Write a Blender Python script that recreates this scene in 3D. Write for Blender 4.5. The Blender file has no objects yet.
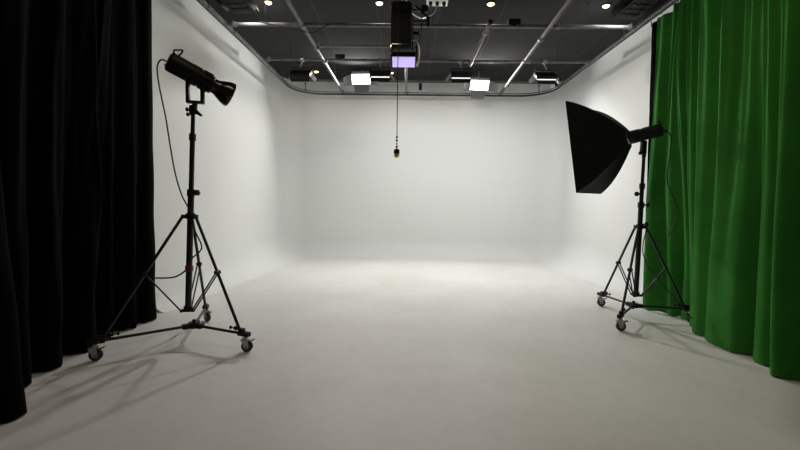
import bpy, bmesh, math, random
from math import sin, cos, pi, radians, sqrt, exp
from mathutils import Vector, Matrix, Quaternion, Euler

random.seed(7)
SC = bpy.context.scene
COL = SC.collection

# ------------------------------------------------------------------ camera
cam_d = bpy.data.cameras.new('camera')
cam = bpy.data.objects.new('camera', cam_d)
COL.objects.link(cam)
r_ = Vector((0.99973788, 0.01746326, 0.01480563))
u_ = Vector((-0.01586826, 0.06236877, 0.99792702))
f_ = Vector((-0.01650365, 0.99790038, -0.06262954))
cam.matrix_world = Matrix(((r_.x, u_.x, -f_.x, 0), (r_.y, u_.y, -f_.y, 0), (r_.z, u_.z, -f_.z, 1.25), (0, 0, 0, 1)))
cam_d.sensor_width = 36
cam_d.lens = 36 * 400 / 800
cam_d.clip_start = 0.02
SC.camera = cam

# ------------------------------------------------------------------ light and exposure
w = bpy.data.worlds.new('world'); SC.world = w; w.use_nodes = True
w.node_tree.nodes['Background'].inputs[0].default_value = (0.9, 0.95, 1.0, 1)
w.node_tree.nodes['Background'].inputs[1].default_value = 0.02
SC.view_settings.view_transform = 'Standard'
SC.view_settings.look = 'None'
SC.view_settings.gamma = 1
SC.view_settings.use_curve_mapping = False
SC.view_settings.exposure = 0.0

E_PANEL = 19.5      # the three lit overhead panels
E_BARN = 55.0       # the two bright panels by the back wall
E_DOWN = 5.0       # each warm ceiling downlight

E_WASH = 7.0       # the two black ceiling studio lights at the sides
E_FRONT = 8.6      # soft fill added out of view above the camera end
LCOL = (1.0, 1.0, 0.985)

def area(name, loc, direction, sx, sy, energy, col, spread=180):
    d = bpy.data.lights.new(name, 'AREA')
    d.shape = 'RECTANGLE'; d.size = sx; d.size_y = sy
    d.energy = energy; d.color = col; d.spread = radians(spread)
    o = bpy.data.objects.new(name, d); COL.objects.link(o)
    o.location = loc
    o.rotation_euler = Vector(direction).to_track_quat('-Z', 'Y').to_euler()
    return o

def spot(name, loc, direction, energy, col, angle=120, blend=0.8, r=0.05):
    d = bpy.data.lights.new(name, 'SPOT')
    d.energy = energy; d.color = col; d.spot_size = radians(angle); d.spot_blend = blend
    d.shadow_soft_size = r
    o = bpy.data.objects.new(name, d); COL.objects.link(o)
    o.location = loc
    o.rotation_euler = Vector(direction).to_track_quat('-Z', 'Y').to_euler()
    return o

for x in (-0.7, 1.5):  # two added fill lamps, out of frame, brightening the front floor and side walls
    area('unseen_front_fill', (x, 2.6, 3.74), (0, 0.0, -1), 1.1, 0.6, E_FRONT, (1.0, 0.84, 0.58))

# ------------------------------------------------------------------ materials
def mat(name, col, rough=0.5, metal=0.0, noise=None, bump=None, sheen=0.0, emit=None, spec=0.5, trans=0.0):
    m = bpy.data.materials.new(name); m.use_nodes = True
    nt = m.node_tree; b = nt.nodes['Principled BSDF']
    b.inputs['Base Color'].default_value = (*col, 1)
    b.inputs['Roughness'].default_value = rough
    b.inputs['Metallic'].default_value = metal
    b.inputs['Specular IOR Level'].default_value = spec
    if sheen:
        b.inputs['Sheen Weight'].default_value = sheen
        b.inputs['Sheen Roughness'].default_value = 0.4
        b.inputs['Sheen Tint'].default_value = (*[min(1, c * 3 + 0.02) for c in col], 1)
    if trans: b.inputs['Transmission Weight'].default_value = trans
    if emit:
        b.inputs['Emission Color'].default_value = (*emit[0], 1)
        b.inputs['Emission Strength'].default_value = emit[1]
    tc = nt.nodes.new('ShaderNodeTexCoord')
    if noise is None: noise = (30, 0.12)
    sc, amt = noise[:2]
    n = nt.nodes.new('ShaderNodeTexNoise'); n.inputs['Scale'].default_value = sc
    n.inputs['Detail'].default_value = 5
    nt.links.new(tc.outputs['Object'], n.inputs['Vector'])
    cr = nt.nodes.new('ShaderNodeValToRGB')
    cr.color_ramp.elements[0].position = 0.3; cr.color_ramp.elements[1].position = 0.7
    cr.color_ramp.elements[0].color = (*[c * (1 - amt) for c in col], 1)
    cr.color_ramp.elements[1].color = (*[min(1, c * (1 + amt)) for c in col], 1)
    nt.links.new(n.outputs['Fac'], cr.inputs['Fac'])
    nt.links.new(cr.outputs['Color'], b.inputs['Base Color'])
    if bump:
        bn = nt.nodes.new('ShaderNodeTexNoise'); bn.inputs['Scale'].default_value = bump[0]
        nt.links.new(tc.outputs['Object'], bn.inputs['Vector'])
        bp = nt.nodes.new('ShaderNodeBump'); bp.inputs['Strength'].default_value = bump[1]
        bp.inputs['Distance'].default_value = 0.01
        nt.links.new(bn.outputs['Fac'], bp.inputs['Height'])
        nt.links.new(bp.outputs['Normal'], b.inputs['Normal'])
    return m

M = {}
M['cyc'] = mat('white_wall_paint', (0.74, 0.75, 0.735), 0.75, noise=(0.8, 0.012), spec=0.2)
M['black_metal'] = mat('black_painted_metal', (0.005, 0.005, 0.005), 0.5, spec=0.2)
M['black_plastic'] = mat('black_plastic', (0.005, 0.005, 0.005), 0.55, spec=0.3)
M['stand_metal'] = mat('dark_anodised_metal', (0.016, 0.016, 0.017), 0.38, 0.3)
M['rubber'] = mat('grey_black_rubber', (0.03, 0.03, 0.032), 0.7)
M['hub_grey'] = mat('wheel_hub_grey', (0.16, 0.16, 0.17), 0.5)
M['zinc'] = mat('zinc_steel', (0.42, 0.42, 0.43), 0.35, 0.8)
M['pipe'] = mat('galvanised_pipe', (0.15, 0.147, 0.143), 0.6, 0.1, noise=(12, 0.3))
M['pipe_brown'] = mat('weathered_pipe', (0.125, 0.098, 0.085), 0.65, 0.0, noise=(12, 0.3))
M['track'] = mat('dark_aluminium_track', (0.018, 0.018, 0.019), 0.6, 0.0)
M['grey_metal'] = mat('grey_painted_metal', (0.22, 0.22, 0.22), 0.5, 0.2)
M['leaf_metal'] = mat('barn_door_grey', (0.10, 0.10, 0.10), 0.6)
M['cable'] = mat('black_cable_rubber', (0.010, 0.010, 0.010), 0.6)
M['white_plastic'] = mat('white_plastic', (0.75, 0.75, 0.74), 0.4)
M['brass'] = mat('aged_brass', (0.62, 0.46, 0.22), 0.35, 0.7, noise=(60, 0.3))
M['red_tape'] = mat('dark_red_tape', (0.10, 0.012, 0.012), 0.6)
M['chrome'] = mat('polished_chrome', (0.8, 0.8, 0.8), 0.12, 1.0)
M['softbox'] = mat('black_softbox_nylon', (0.004, 0.004, 0.004), 0.65, bump=(25, 0.3), spec=0.2)
M['softbox_inner'] = mat('grey_softbox_diffusion', (0.55, 0.55, 0.55), 0.8)
M['refl'] = mat('reflector_black_gloss', (0.01, 0.01, 0.01), 0.14)
M['silver'] = mat('silver_reflector_inside', (0.7, 0.7, 0.7), 0.35, 0.9)
M['black_velvet'] = mat('black_velvet', (0.0018, 0.0018, 0.0018), 0.95, noise=(4, 0.3), bump=(160, 0.2), sheen=0.01, spec=0.05)
M['green_velvet'] = mat('green_velvet', (0.045, 0.215, 0.036), 0.9, noise=(3, 0.12), bump=(160, 0.25), sheen=0.15, spec=0.08)
M['led_on'] = mat('led_diffuser_lit', (0.9, 0.9, 0.9), 0.5, emit=((1, 0.98, 0.95), 6))
M['led_dim'] = mat('led_diffuser_edge_lit', (0.9, 0.9, 0.9), 0.5, emit=((1, 1, 1), 1.1))
M['led_off'] = mat('led_diffuser_off', (0.02, 0.02, 0.02), 0.4)
M['violet'] = mat('violet_lit_diffuser', (0.6, 0.5, 0.9), 0.5, emit=((0.60, 0.50, 0.98), 0.75))
M['warm'] = mat('warm_lamp_glow', (1, 0.9, 0.6), 0.5, emit=((1.0, 0.80, 0.36), 5.0))
M['lens'] = mat('dark_camera_lens', (0.01, 0.01, 0.012), 0.1)
M['side'] = mat('dark_side_wall', (0.10, 0.10, 0.10), 0.8)

def floor_material():
    m = bpy.data.materials.new('painted_studio_floor'); m.use_nodes = True
    nt = m.node_tree; N = nt.nodes; L = nt.links; b = N['Principled BSDF']
    b.inputs['Roughness'].default_value = 0.55
    b.inputs['Specular IOR Level'].default_value = 0.25
    tc = N.new('ShaderNodeTexCoord')
    def noise(scale, detail, dist=0.0):
        n = N.new('ShaderNodeTexNoise'); n.inputs['Scale'].default_value = scale
        n.inputs['Detail'].default_value = detail; n.inputs['Distortion'].default_value = dist
        L.new(tc.outputs['Object'], n.inputs['Vector']); return n
    a = noise(0.9, 8, 0.4); c = noise(5, 10, 1.2); d = noise(60, 4)
    r1 = N.new('ShaderNodeValToRGB')
    r1.color_ramp.elements[0].position = 0.32; r1.color_ramp.elements[1].position = 0.68
    r1.color_ramp.elements[0].color = (0.675, 0.66, 0.63, 1)
    r1.color_ramp.elements[1].color = (0.75, 0.745, 0.725, 1)
    L.new(a.outputs['Fac'], r1.inputs['Fac'])
    r2 = N.new('ShaderNodeValToRGB')
    r2.color_ramp.elements[0].position = 0.25; r2.color_ramp.elements[1].position = 0.6
    r2.color_ramp.elements[0].color = (0.935, 0.93, 0.92, 1)
    r2.color_ramp.elements[1].color = (1, 1, 1, 1)
    L.new(c.outputs['Fac'], r2.inputs['Fac'])
    mx = N.new('ShaderNodeMix'); mx.data_type = 'RGBA'; mx.blend_type = 'MULTIPLY'
    mx.inputs[0].default_value = 0.8
    L.new(r1.outputs['Color'], mx.inputs[6]); L.new(r2.outputs['Color'], mx.inputs[7])
    r3 = N.new('ShaderNodeValToRGB')
    r3.color_ramp.elements[0].position = 0.3; r3.color_ramp.elements[1].position = 0.5
    r3.color_ramp.elements[0].color = (0.95, 0.95, 0.95, 1); r3.color_ramp.elements[1].color = (1, 1, 1, 1)
    L.new(d.outputs['Fac'], r3.inputs['Fac'])
    m2 = N.new('ShaderNodeMix'); m2.data_type = 'RGBA'; m2.blend_type = 'MULTIPLY'; m2.inputs[0].default_value = 1
    L.new(mx.outputs[2], m2.inputs[6]); L.new(r3.outputs['Color'], m2.inputs[7])
    L.new(m2.outputs[2], b.inputs['Base Color'])
    bp = N.new('ShaderNodeBump'); bp.inputs['Strength'].default_value = 0.05; bp.inputs['Distance'].default_value = 0.01
    L.new(c.outputs['Fac'], bp.inputs['Height']); L.new(bp.outputs['Normal'], b.inputs['Normal'])
    return m
M['floor'] = floor_material()

def ceiling_material():
    m = bpy.data.materials.new('dark_ceiling_panels'); m.use_nodes = True
    nt = m.node_tree; N = nt.nodes; L = nt.links; b = N['Principled BSDF']
    b.inputs['Roughness'].default_value = 0.9; b.inputs['Specular IOR Level'].default_value = 0.0
    tc = N.new('ShaderNodeTexCoord')
    mp = N.new('ShaderNodeMapping'); mp.inputs['Location'].default_value = (0.45, 0.35, 0)
    L.new(tc.outputs['Object'], mp.inputs['Vector'])
    br = N.new('ShaderNodeTexBrick'); br.offset = 0.0
    br.inputs['Scale'].default_value = 1.0
    br.inputs['Brick Width'].default_value = 0.85; br.inputs['Row Height'].default_value = 1.3
    br.inputs['Mortar Size'].default_value = 0.006; br.inputs['Mortar Smooth'].default_value = 0.2
    br.inputs['Color1'].default_value = (0.046, 0.046, 0.046, 1)
    br.inputs['Color2'].default_value = (0.054, 0.054, 0.054, 1)
    br.inputs['Mortar'].default_value = (0.09, 0.09, 0.09, 1)
    L.new(mp.outputs['Vector'], br.inputs['Vector'])
    n = N.new('ShaderNodeTexNoise'); n.inputs['Scale'].default_value = 2.5; n.inputs['Detail'].default_value = 6
    L.new(tc.outputs['Object'], n.inputs['Vector'])
    r = N.new('ShaderNodeValToRGB'); r.color_ramp.elements[0].color = (0.75, 0.75, 0.75, 1)
    L.new(n.outputs['Fac'], r.inputs['Fac'])
    mx = N.new('ShaderNodeMix'); mx.data_type = 'RGBA'; mx.blend_type = 'MULTIPLY'; mx.inputs[0].default_value = 1
    L.new(br.outputs['Color'], mx.inputs[6]); L.new(r.outputs['Color'], mx.inputs[7])
    L.new(mx.outputs[2], b.inputs['Base Color'])
    return m
M['ceiling'] = ceiling_material()

# ------------------------------------------------------------------ mesh helpers
def frame_to(d):
    return Vector(d).normalized().to_track_quat('Z', 'Y').to_matrix()

class MB:
    """collects shapes for ONE mesh object"""
    def __init__(self): self.bm = bmesh.new()
    def ring(self, c, R, r, n, ry=None):
        ry = r if ry is None else ry
        return [self.bm.verts.new(c + R @ Vector((r * cos(2 * pi * i / n), ry * sin(2 * pi * i / n), 0))) for i in range(n)]
    def skin(self, a, b):
        n = len(a)
        for i in range(n):
            self.bm.faces.new((a[i], a[(i + 1) % n], b[(i + 1) % n], b[i]))
    def cyl(self, p0, p1, r0, r1=None, n=16):
        p0, p1 = Vector(p0), Vector(p1); r1 = r0 if r1 is None else r1
        R = frame_to(p1 - p0)
        a = self.ring(p0, R, r0, n); b = self.ring(p1, R, r1, n)
        self.skin(a, b); self.bm.faces.new(a[::-1]); self.bm.faces.new(b)
        return self
    def lathe(self, p0, d, prof, n=28, cap=True, up=None):
        """prof: list of (distance along d, radius)"""
        p0 = Vector(p0); d = Vector(d).normalized(); R = frame_to(d)
        rings = [self.ring(p0 + d * t, R, max(r, 0.0004), n) for t, r in prof]
        for a, b in zip(rings, rings[1:]): self.skin(a, b)
        if cap:
            self.bm.faces.new(rings[0][::-1]); self.bm.faces.new(rings[-1])
        return self
    def sweep(self, pts, r, n=10, closed=False):
        pts = [Vector(p) for p in pts]; rings = []
        prev = None
        for i, p in enumerate(pts):
            t = (pts[min(i + 1, len(pts) - 1)] - pts[max(i - 1, 0)])
            if t.length < 1e-6: t = Vector((0, 0, 1))
            t.normalize()
            if prev is None:
                q = t.to_track_quat('Z', 'Y')
            else:
                q = prev[1].copy(); q = prev[0].rotation_difference(t) @ q
            prev = (t, q)
            rings.append(self.ring(p, q.to_matrix(), r, n))
        for a, b in zip(rings, rings[1:]): self.skin(a, b)
        self.bm.faces.new(rings[0][::-1]); self.bm.faces.new(rings[-1])
        return self
    def box(self, c, s, R=None, bevel=0.0):
        c = Vector(c); R = R or Matrix.Identity(3)
        vs = []
        t = bmesh.new()
        bmesh.ops.create_cube(t, size=1)
        for v in t.verts: v.co = Vector((v.co.x * s[0], v.co.y * s[1], v.co.z * s[2]))
        if bevel:
            bmesh.ops.bevel(t, geom=t.edges[:], offset=bevel, segments=2, affect='EDGES', profile=0.6)
        mp = {}
        for v in t.verts: mp[v] = self.bm.verts.new(c + R @ v.co)
        for f in t.faces: self.bm.faces.new([mp[v] for v in f.verts])
        t.free()
        return self
    def prism(self, pts, ext):
        """polygon pts (3D, planar) pushed by ext"""
        e = Vector(ext); a = [self.bm.verts.new(Vector(p)) for p in pts]; b = [self.bm.verts.new(Vector(p) + e) for p in pts]
        self.skin(a, b); self.bm.faces.new(a[::-1]); self.bm.faces.new(b)
        return self
    def build(self, name, m, parent=None, smooth=True, mod=None):
        bm = self.bm
        bmesh.ops.recalc_face_normals(bm, faces=bm.faces[:])
        me = bpy.data.meshes.new(name); bm.to_mesh(me); bm.free()
        me.materials.append(M[m] if isinstance(m, str) else m)
        if smooth:
            me.polygons.foreach_set('use_smooth', [True] * len(me.polygons))
            me.set_sharp_from_angle(angle=radians(38))
        o = bpy.data.objects.new(name, me); COL.objects.link(o)
        if parent:
            o.parent = parent
            # shapes are given in world coordinates unless the parent is a prototype at the origin
            if not parent.get('_local'):
                o.matrix_parent_inverse = Matrix.Translation(parent.location).inverted()
        return o

def tag(o, label=None, cat=None, group=None, kind=None):
    if label: o['label'] = label
    if cat: o['category'] = cat
    if group: o['group'] = group
    if kind: o['kind'] = kind
    return o

def thing(name, label, cat, loc=(0, 0, 0), group=None):
    o = bpy.data.objects.new(name, None); COL.objects.link(o)
    o.location = loc; o.empty_display_size = 0.1
    bpy.context.view_layer.update()
    return tag(o, label, cat, group)

def copy_tree(o, parent=None):
    c = o.copy(); COL.objects.link(c)
    if parent: c.parent = parent
    for ch in list(o.children): copy_tree(ch, c)
    return c

def bez(pts, n=12):
    """Catmull-Rom through points"""
    P = [Vector(p) for p in pts]; out = []
    for i in range(len(P) - 1):
        p0 = P[max(i - 1, 0)]; p1 = P[i]; p2 = P[i + 1]; p3 = P[min(i + 2, len(P) - 1)]
        for k in range(n):
            t = k / n
            out.append(0.5 * ((2 * p1) + (p2 - p0) * t + (2 * p0 - 5 * p1 + 4 * p2 - p3) * t * t + (3 * p1 - p0 - 3 * p2 + p3) * t ** 3))
    out.append(P[-1]); return out

# ------------------------------------------------------------------ the room
XL, XR, YB, ZC = -2.70, 3.32, 8.95, 3.82
YF = -2.2

b = MB(); b.box(((XL + XR) / 2, (YF + YB) / 2, -0.05), (XR - XL + 1.0, YB - YF + 0.6, 0.1))
tag(b.build('floor', 'floor', smooth=False), kind='structure')
b = MB(); b.box(((XL + XR) / 2, (YF + YB) / 2, ZC + 0.05), (XR - XL + 1.0, YB - YF + 0.6, 0.1))
tag(b.build('ceiling', 'ceiling', smooth=False), kind='structure')

# cyclorama: a coved profile swept along the wall line, cut into three walls
RC = 0.42
def profile(r):
    p = [(r - r * sin(a), r - r * cos(a)) for a in [pi / 2 * k / 14 for k in range(15)]]   # (offset from wall, height)
    p = [(o_, h) for o_, h in p] + [(0, z) for z in (0.8, 1.6, 2.4, 3.2, ZC)]
    return p + [(-0.12, ZC), (-0.12, 0.0)]
def station(t):
    """t: list of (x, y, inward nx, ny, cove radius)"""
    return t
def cyc(name, stations):
    b = MB(); rings = []
    for x, y, nx, ny, r in stations:
        rings.append([b.bm.verts.new((x + nx * o_, y + ny * o_, max(h, 0.001 if k else 0.0005))) for k, (o_, h) in enumerate(profile(r))])
    for a, c in zip(rings, rings[1:]): b.skin(a, c)
    b.bm.faces.new(rings[0][::-1]); b.bm.faces.new(rings[-1])
    return tag(b.build(name, 'cyc'), kind='structure')
rs, rb = 0.16, 0.30
YS = 4.19
rf, rs, rb = 0.13, 0.50, 0.36
left = [(XL, YS + (YB - RC - YS) * k / 12, 1, 0, rf + (rs - rf) * min(1, k / 8)) for k in range(13)]
cor1 = []
for k in range(0, 13):
    a = pi - pi / 2 * k / 12
    cor1.append((XL + RC + RC * cos(a), YB - RC + RC * sin(a), -cos(a), -sin(a), rs + (rb - rs) * k / 12))
mid = [(XL + RC + (XR - XL - 2 * RC) * k / 6, YB, 0, -1, rb) for k in range(1, 6)]
cor2 = []
for k in range(0, 13):
    a = pi / 2 - pi / 2 * k / 12
    cor2.append((XR - RC + RC * cos(a), YB - RC + RC * sin(a), -cos(a), -sin(a), rb + (rs - rb) * k / 12))
right = [(XR, YB - RC - (YB - RC - YS) * k / 12, -1, 0, rf + (rs - rf) * min(1, (12 - k) / 8)) for k in range(13)]
cyc('wall_left', left)
cyc('wall_back', cor1 + mid + cor2)
cyc('wall_right', right)
b = MB(); b.box((XL - 0.22, (YF + YS) / 2, ZC / 2), (0.2, YS - YF, ZC)); tag(b.build('wall_left', 'side', smooth=False), kind='structure')
b = MB(); b.box((XR + 0.22, (YF + YS) / 2, ZC / 2), (0.2, YS - YF, ZC)); tag(b.build('wall_right', 'side', smooth=False), kind='structure')
b = MB(); b.box(((XL + XR) / 2, YF - 0.1, ZC / 2), (XR - XL + 0.9, 0.2, ZC)); tag(b.build('wall_front', 'side', smooth=False), kind='structure')

# ------------------------------------------------------------------ curtain track
TZ = 3.42; TXL, TXR, TYB = -2.34, 2.84, 8.42
tr = []
R2 = 0.6
tr += [(TXL, y, TZ) for y in (-1.2, 1, 3, 5, 6.5, TYB - R2)]
tr += [(TXL + R2 + R2 * cos(pi - pi / 2 * k / 10), TYB - R2 + R2 * sin(pi - pi / 2 * k / 10), TZ) for k in range(1, 11)]
tr += [(x, TYB, TZ) for x in (-0.6, 0.3, 1.3)]
tr += [(TXR - R2 + R2 * cos(pi / 2 - pi / 2 * k / 10), TYB - R2 + R2 * sin(pi / 2 - pi / 2 * k / 10), TZ) for k in range(0, 11)]
tr += [(TXR, y, TZ) for y in (6.5, 5, 3, 1, -1.2)]
track = thing('curtain_track', 'dark curved ceiling curtain track running round the white cove walls', 'curtain track', (0.25, TYB, TZ))
b = MB(); b.sweep(tr, 0.019, 8); b.build('rail', 'track', track)
b = MB(); b.sweep([(x, y, z + 0.042) for x, y, z in tr], 0.009, 6); b.build('rail_flange', 'track', track)
for (x, y) in ((TXL, 4.75), (TXL, 5.45), (TXL, 6.75), (TXL, 7.55), (TXR, 5.5), (TXR, 6.8), (TXR, 7.6), (-2.1, 8.25), (2.62, 8.25)):
    b = MB(); b.cyl((x, y, TZ + 0.01), (x, y, TZ + 0.16), 0.009, n=8)
    b.box((x, y, TZ + 0.165), (0.05, 0.05, 0.012), bevel=0.002)
    b.build('bracket', 'track', track)

# ------------------------------------------------------------------ ceiling pipes
def pipe(label, p0, p1, r=0.024, m='pipe', clamps=(), group=None, caps=()):
    p0, p1 = Vector(p0), Vector(p1)
    t = thing('ceiling_pipe', label, 'pipe', (p0 + p1) / 2, group)
    b = MB(); b.cyl(p0, p1, r, n=20); b.build('tube', m, t)
    d = (p1 - p0).normalized()
    for q in clamps:
        c = p0 + (p1 - p0) * q
        b = MB(); b.cyl(c - d * 0.028, c + d * 0.028, r + 0.009, n=18)
        up = Vector((0, 0, 1)); s = d.cross(up)
        b.box(c + s * (r + 0.014), (0.02, 0.03, 0.045), bevel=0.003)
        b.cyl(c + s * (r + 0.014) - up * 0.03, c + s * (r + 0.014) + up * 0.035, 0.006, n=8)
        b.build('clamp', 'grey_metal', t)
    for q in caps:
        c = p0 if q == 0 else p1; dd = -d if q == 0 else d
        b = MB(); b.cyl(c - dd * 0.05, c + dd * 0.012, r + 0.004, n=18); b.build('end_cap', 'black_plastic', t)
    # hangers to the ceiling
    return t
def hanger(t, x, y, z):
    b = MB(); b.cyl((x, y, z), (x, y, ZC), 0.003, n=8); b.cyl((x, y, ZC - 0.008), (x, y, ZC), 0.012, n=14)
    b.build('hanger', 'black_metal', t)
ZP = 3.525; ZL = 3.474
t = pipe('long grey cross pipe nearest the camera under the dark ceiling', (-2.42, 5.38, ZP), (2.93, 5.38, ZP), clamps=(0.02, 0.193, 0.45, 0.81, 0.985))
for x in (-1.9, 0.3, 2.3): hanger(t, x, 5.38, ZP)
t = pipe('long grey cross pipe that carries the row of flat overhead panels', (-2.36, 6.70, ZP), (2.95, 6.70, ZP), r=0.021, clamps=(0.01, 0.18, 0.44, 0.62, 0.81, 0.99))
for x in (-1.95, 0.3, 2.4): hanger(t, x, 6.70, ZP)
t = pipe('short grey cross pipe between the left lengthwise pipe and the black centre light', (-1.36, 6.10, ZP), (-0.03, 6.10, ZP), r=0.02, clamps=(0.02,))
t = pipe('slim glossy pipe along the top of the back wall', (-2.2, 8.55, 3.74), (2.8, 8.55, 3.74), r=0.014)
for x in (-1.6, 0.1, 1.9):
    hanger(t, x, 8.55, 3.74)
t = pipe('left lengthwise grey pipe crossing the ceiling down to the back track', (-1.38, -1.0, ZL), (-1.38, 8.52, ZL), r=0.025, m='pipe', clamps=(0.66, 0.74, 0.80, 0.99))
for y in (1.0, 3.9, 7.6): hanger(t, -1.38, y, ZL)
t = pipe('right lengthwise brownish pipe crossing the ceiling down to the back track', (1.553, -1.0, ZL), (1.90, 8.52, ZL), r=0.025, m='pipe_brown', clamps=(0.70, 0.79, 0.93, 0.99))
for y in (1.0, 3.9, 7.6): hanger(t, 1.553 + 0.0364 * (y + 1), y, ZL)
t = pipe('middle lengthwise grey pipe above the black centre light', (-0.05, 3.6, ZL), (-0.05, 8.52, ZL), r=0.024, clamps=(0.12, 0.99))
for y in (3.9, 7.6): hanger(t, -0.05, y, ZL)
t = pipe('short slanting-looking pipe with a black end cap right of centre', (1.0, 5.14, ZL), (1.0, 6.74, ZL), r=0.024, m='pipe_brown', clamps=(0.2,), caps=(0,))

# small dark boxes clipped on top of the cross pipes
for x, y, lab in ((1.354, 5.38, 'small black junction box on the nearest cross pipe'), (-1.13, 6.70, 'small black junction box on the panel cross pipe left of centre')):
    t = thing('junction_box', lab, 'junction box', (x, y, ZP + 0.05))
    b = MB(); b.box((x, y, ZP + 0.055), (0.16, 0.07, 0.06), bevel=0.006); b.build('case', 'black_plastic', t)
    b = MB(); b.box((x, y, ZP + 0.02), (0.03, 0.056, 0.05)); b.build('clip', 'black_metal', t)

# ------------------------------------------------------------------ downlights
DOWN = [(-1.86, 5.39, 'leftmost warm downlight of the near ceiling row'), (-0.40, 5.39, 'warm downlight just left of the black centre light'),
        (1.05, 5.39, 'warm downlight right of the white ceiling box'), (2.55, 5.42, 'warm downlight beside the black ceiling lamp over the green curtain'),
        (-1.87, 8.22, 'small warm downlight beside the unlit overhead panel'), (-0.36, 8.25, 'small warm downlight between the lit panel and the left bright floodlight'),
        (1.05, 8.25, 'small downlight above the right bright floodlight'),
        ]
for x, y, lab in DOWN:
    t = thing('ceiling_downlight', lab, 'downlight', (x, y, ZC), 'warm ceiling downlights')
    b = MB(); b.lathe((x, y, ZC), (0, 0, -1), [(0, 0.062), (0.012, 0.060), (0.014, 0.048), (0.004, 0.044)], cap=False); b.build('trim_ring', 'black_metal', t)
    b = MB(); b.lathe((x, y, ZC - 0.002), (0, 0, -1), [(0, 0.042), (0.015, 0.042), (0.03, 0.022)]); b.build('lamp', 'warm', t)
    spot('downlight_lamp', (x, y, ZC - 0.055), (0, 0, -1), E_DOWN, (1.0, 0.90, 0.74), 176, r=0.04)

# ------------------------------------------------------------------ overhead flat panels
def flat_panel(x, y, z, label, on=True, yaw=0):
    t = thing('overhead_panel_light', label, 'panel light', (x, y, z), 'flat panel lights on the cross pipe')
    tilt = radians(34)
    R = Matrix.Rotation(yaw, 3, 'Z') @ Matrix.Rotation(tilt, 3, 'X')     # local -Z is the face
    c = Vector((x, y, z)); W, D, H = 0.33, 0.20, 0.05
    L = lambda px, py, pz: c + R @ Vector((px, py, pz))
    b = MB(); b.box(L(0, 0, H / 2), (W, D, H), R, 0.006)
    for k in range(-3, 4): b.box(L(k * 0.04, 0, H + 0.008), (0.006, D * 0.8, 0.016), R)
    b.build('housing', 'black_metal', t)
    b = MB(); b.box(L(0, 0.012, -0.008), (W - 0.03, D + 0.045, 0.014), R, 0.003); b.build('diffuser', 'led_dim' if on else 'led_off', t)
    # yoke
    b = MB()
    top = Vector((x, y, ZP - 0.06))
    for s in (-1, 1):
        b.cyl(L(s * (W / 2 + 0.012), 0, H / 2), L(s * (W / 2 + 0.012), 0.0, H / 2 + 0.085), 0.007, n=8)
    b.cyl(L(-W / 2 - 0.012, 0, H / 2 + 0.085), L(W / 2 + 0.012, 0, H / 2 + 0.085), 0.007, n=8)
    b.build('yoke', 'black_metal', t)
    b = MB(); a = L(0, 0, H / 2 + 0.085)
    b.cyl(a, Vector((x, 6.70, ZP)), 0.012, n=10); b.cyl((x - 0.03, 6.70, ZP), (x + 0.03, 6.70, ZP), 0.031, n=14)
    b.cyl((x, 6.70, ZP - 0.03), (x, 6.66, ZP - 0.09), 0.014, n=10)
    b.build('clamp', 'zinc', t)
    # doors: far one hangs down, sides flare
    def door(p, q, out, ln, m='black_metal'):
        p, q = L(*p), L(*q); o = (R @ Vector(out)).normalized() * ln; s = (q - p).normalized() * 0.02
        n = (q - p).cross(o).normalized() * 0.004
        b = MB(); b.prism([p, q, q + o - s, p + o + s], n); b.build('barn_door', m, t)
    # tilted 45 degrees: +D edge is the upper one, local -Z points at the back wall and down
    door((-W / 2, D / 2 + 0.04, -0.016), (W / 2, D / 2 + 0.04, -0.016), (0, 0.35, -1), 0.11)
    door((-W / 2, -D / 2, 0), (W / 2, -D / 2, 0), (0, -0.8, -1), 0.08)
    door((-W / 2, -D / 2, 0), (-W / 2, D / 2, 0), (-0.75, 0, -1), 0.11, 'leaf_metal')
    door((W / 2, -D / 2, 0), (W / 2, D / 2, 0), (0.75, 0, -1), 0.11, 'leaf_metal')
    if on:
        area('panel_lamp', L(0, 0, -0.018), R @ Vector((0, 0, -1)), W - 0.04, D - 0.04, E_PANEL, LCOL, 168)
flat_panel(-1.765, 6.66, 3.27, 'unlit flat panel light at the left end of the cross pipe', on=False)
flat_panel(-0.463, 6.66, 3.285, 'lit flat panel light just left of the violet lamp')
flat_panel(0.839, 6.66, 3.28, 'lit flat panel light between the violet lamp and the right pipe')
flat_panel(2.205, 6.66, 3.27, 'lit flat panel light at the right end near the white camera')

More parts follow.
